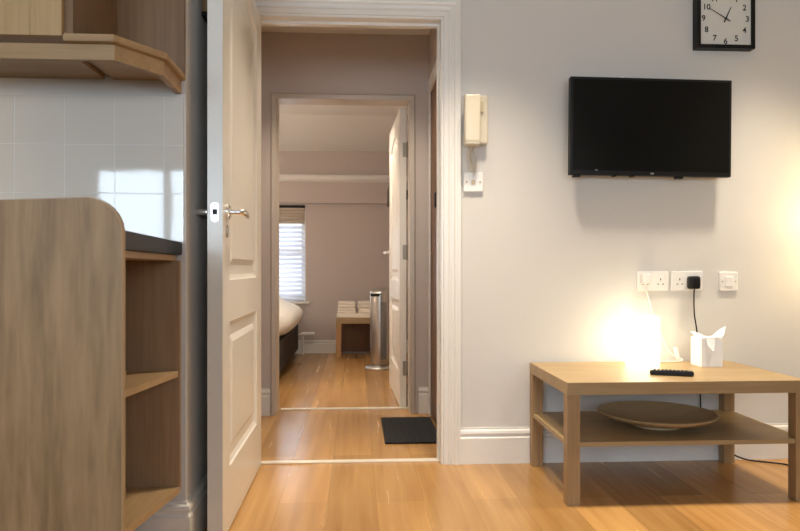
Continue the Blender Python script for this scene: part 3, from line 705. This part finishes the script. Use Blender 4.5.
tw = thing('tower_fan', (0.19, 6.05, 0), 'silver tower fan standing in front of the bedroom towel table', 'fan')
MB().lathe([(0, 0), (.110, 0), (.116, .010), (.108, .022), (.085, .032), (.07, .04), (0, .04)], (0.185, 6.05, 0), 48).build('base', SATIN, tw, 40)
bd_ = MB().lathe([(0, .04), (.072, .04), (.078, .055), (.082, .2), (.084, .655), (.081, .675), (.068, .69), (0, .695)], (0.195, 6.05, 0), 48)
bd_.map(lambda x, y, z: (x, y, z+(.12*(x-.19) + .22*(y-6.05)) if z > .5 else z))
tbod = bd_.build('body', SILVER, tw, 40)
MB().prism([(0.195+.0855*math.cos(a), 6.05+.0855*math.sin(a)) for a in [PI+.35+(PI*.38)*k/12 for k in range(13)]] + [(0.195+.076*math.cos(a), 6.05+.076*math.sin(a)) for a in [PI+.35+(PI*.38)*k/12 for k in range(12, -1, -1)]], .627, .652, 'z').build('air_outlet', BLACK, tbod)
g = MB()
for a in [PI*1.53+.05*k for k in range(14)]:
    px_, py_ = 0.195+.0828*math.cos(a), 6.05+.0828*math.sin(a)
    g.box(px_-.0012, px_+.0012, py_-.0012, py_+.0012, .09, .58)
g.build('grille', GREYP, tbod)

rd = thing('radiator', (-1.0, 7.1, 0), 'white radiator pipe and valve beside the bed under the window', 'radiator')
MB().box(-1.4, -0.62, 7.09, 7.15, 0.14, 0.47, .01).build('panel', GLOSS, rd)
MB().tube([(-0.62, 7.11, 0.20), (-0.545, 7.11, 0.20), (-0.545, 7.11, 0.0)], .010, 12).build('pipe', GLOSS, rd, 50)
MB().tube([(-0.56, 7.10, 0.205), (-0.43, 7.10, 0.205)], [.018, .021], 16).build('valve', GLOSS, rd, 40)

# bedroom window
window('window_3', BWX0, BWX1, BWZ0, BWZ1, YB+.16, [], 'white bedroom window behind the slatted blind', rail=1.02)
struct('trim_10', MB().box(BWX0-.02, BWX1+.04, YB-.045, YB+.10, BWZ0-.022, BWZ0, .004), GLOSS, label='white sill under the bedroom window', cat='window sill')
vb = thing('window_blind', (-0.99, YB+.03, BWZ0), 'white slatted blind lowered over the bedroom window', 'blind')
MB().box(BWX0+.01, BWX1-.008, YB+.015, YB+.065, BWZ1-.03, BWZ1-.002, .002).build('head_rail', BLACK, vb)
sl = MB(); z = BWZ0+.02
while z < 1.33:
    sl.prism([(YB+.030, z-.016), (YB+.050, z+.016), (YB+.0515, z+.016), (YB+.0315, z-.016)], BWX0+.015, BWX1-.012, 'x'); z += .046
slo = sl.build('slats', BLIND, vb)
st = MB()
for i in range(5): st.box(BWX0+.015, BWX1-.012, YB+.012+.002*(i % 2), YB+.066, 1.325+.033*i, 1.325+.033*i+.030, .006)
st.build('gathered_stack', BLINDF, vb)
for x in (BWX1-.10, BWX0+.1): MB().tube([(x, YB+.018, BWZ0+.01), (x, YB+.018, 1.48)], .0018, 6).build('ladder_cord', BLIND, vb)
tag(MB().box(0.290, 0.36, 6.10, 6.75, 1.46, 1.62, .004).box(0.36, BX1+.001, 6.35, 6.45, 1.50, 1.58).build('wall_screen', BLACK), 'dark edge of a wall-mounted screen peeking past the bedroom door', 'screen')

# ------------------------------------------------------------------ lamps and daylight
def downlight(x, y, z, power, label, size=110, blend=.6, col=(1.0, .865, .68), r=.03):
    t = thing('ceiling_downlight', (x, y, z), label, 'ceiling light', 'recessed ceiling downlights')
    MB().lathe([(.034, 0), (.045, -.004), (.047, 0), (.045, .001), (.034, .001)], (x, y, z-.001), 32).build('trim_ring', CHROME, t, 50)
    MB().lathe([(0, -.0005), (.034, -.0005), (.034, .0), (0, .0)], (x, y, z-.001), 32).build('bulb', BULB, t, 50)
    l = bpy.data.lights.new('downlight_beam', 'SPOT'); l.energy = power; l.color = col; l.spot_size = math.radians(size); l.spot_blend = blend; l.shadow_soft_size = r
    o = bpy.data.objects.new('downlight_beam', l); COL.objects.link(o); o.parent = t; o.location = (0, 0, -.02)
downlight(0.55, 2.58, CH, 165, 'recessed ceiling downlight above the left end of the coffee table', 78, 1.0, r=.09)
downlight(1.78, 2.58, CH, 165, 'recessed ceiling downlight above the right end of the coffee table', 78, 1.0, r=.09)
downlight(0.10, 2.50, CH, 74, 'recessed ceiling downlight just inside the front doorway', 84, 1.0)
downlight(-1.8, 0.5, CH, 95, 'added ceiling downlight lighting the kitchen cabinet fronts', 120, r=.1)  # unseen source added to brighten the kitchen fronts
downlight(-0.06, 3.55, HC, 36, 'recessed downlight in the hall ceiling', 120)
downlight(-0.20, 5.0, 2.275, 68, 'recessed downlight in the bedroom ceiling near its door', 110)
ul = thing('under_cabinet_light', (-1.63, 1.866, 1.41), 'slim light bar under the oak kitchen wall cabinet', 'light')
MB().box(-1.96, -1.30, 1.846, 1.886, 1.424, 1.4365, .002).build('housing', WPLAST, ul)
MB().box(-1.95, -1.31, 1.850, 1.884, 1.412, 1.4238).build('diffuser', glow('light_bar_lit', (1.0, .82, .55), 30.0), ul)
bl2 = thing('bedroom_fill_lamp', (-2.1, 4.85, 0), 'added floor lamp in the hidden left corner, brightening the bedroom ceiling', 'lamp')  # unseen lamp added to brighten the bedroom ceiling and walls
MB().lathe([(0, 0), (.13, 0), (.13, .015), (.02, .025), (0, .025)], (-2.1, 4.85, 0.0), 40).build('base', SATIN, bl2, 40)
MB().tube([(-2.1, 4.85, .02), (-2.1, 4.85, 1.6)], .01, 14).build('pole', SATIN, bl2, 40)
MB().lathe([(.20, 0), (.15, .28), (.147, .28), (.197, 0)], (-2.1, 4.85, 1.45), 48).build('lamp_shade', glow('bedroom_fill_lamp_shade', (1.0, .87, .72), 25.0), bl2, 50)

def daylight(name, x0, x1, z0, z1, y, ry, power, col=(.84, .92, 1.0)):
    l = bpy.data.lights.new(name, 'AREA'); l.shape = 'RECTANGLE'; l.size = x1-x0; l.size_y = z1-z0; l.energy = power; l.color = col
    o = bpy.data.objects.new(name, l); COL.objects.link(o); o.location = ((x0+x1)/2, y, (z0+z1)/2); o.rotation_euler = (ry, 0, 0)
daylight('daylight_kitchen', *W1, YBACK-.22, PI/2, 80, (.70, .86, 1.0))
daylight('living_fill_light', *W2, YBACK-.22, PI/2, 46)  # fill for the main wall, placed outside the added window
daylight('daylight_bedroom', BWX0, BWX1, BWZ0, BWZ1, YB+.32, -PI/2, 26)

wd = bpy.data.worlds.new('sky'); scene.world = wd; wd.use_nodes = True
bg = wd.node_tree.nodes['Background']; bg.inputs['Color'].default_value = (.78, .88, 1, 1); bg.inputs['Strength'].default_value = 1.5

# ------------------------------------------------------------------ camera
cam = bpy.data.cameras.new('camera'); co = bpy.data.objects.new('camera', cam); COL.objects.link(co)
co.location = (0, 0, 0.866); co.rotation_euler = (PI/2, 0, -math.atan(43/700))
cam.sensor_width = 36; cam.lens = 700/800*36; cam.shift_y = 3/800; cam.clip_start = .05
cam.dof.use_dof = True; cam.dof.focus_distance = 3.1; cam.dof.aperture_fstop = 6.3
scene.camera = co
vs = scene.view_settings
vs.view_transform = 'Standard'; vs.look = 'None'; vs.gamma = 1; vs.use_curve_mapping = False; vs.exposure = 0.05
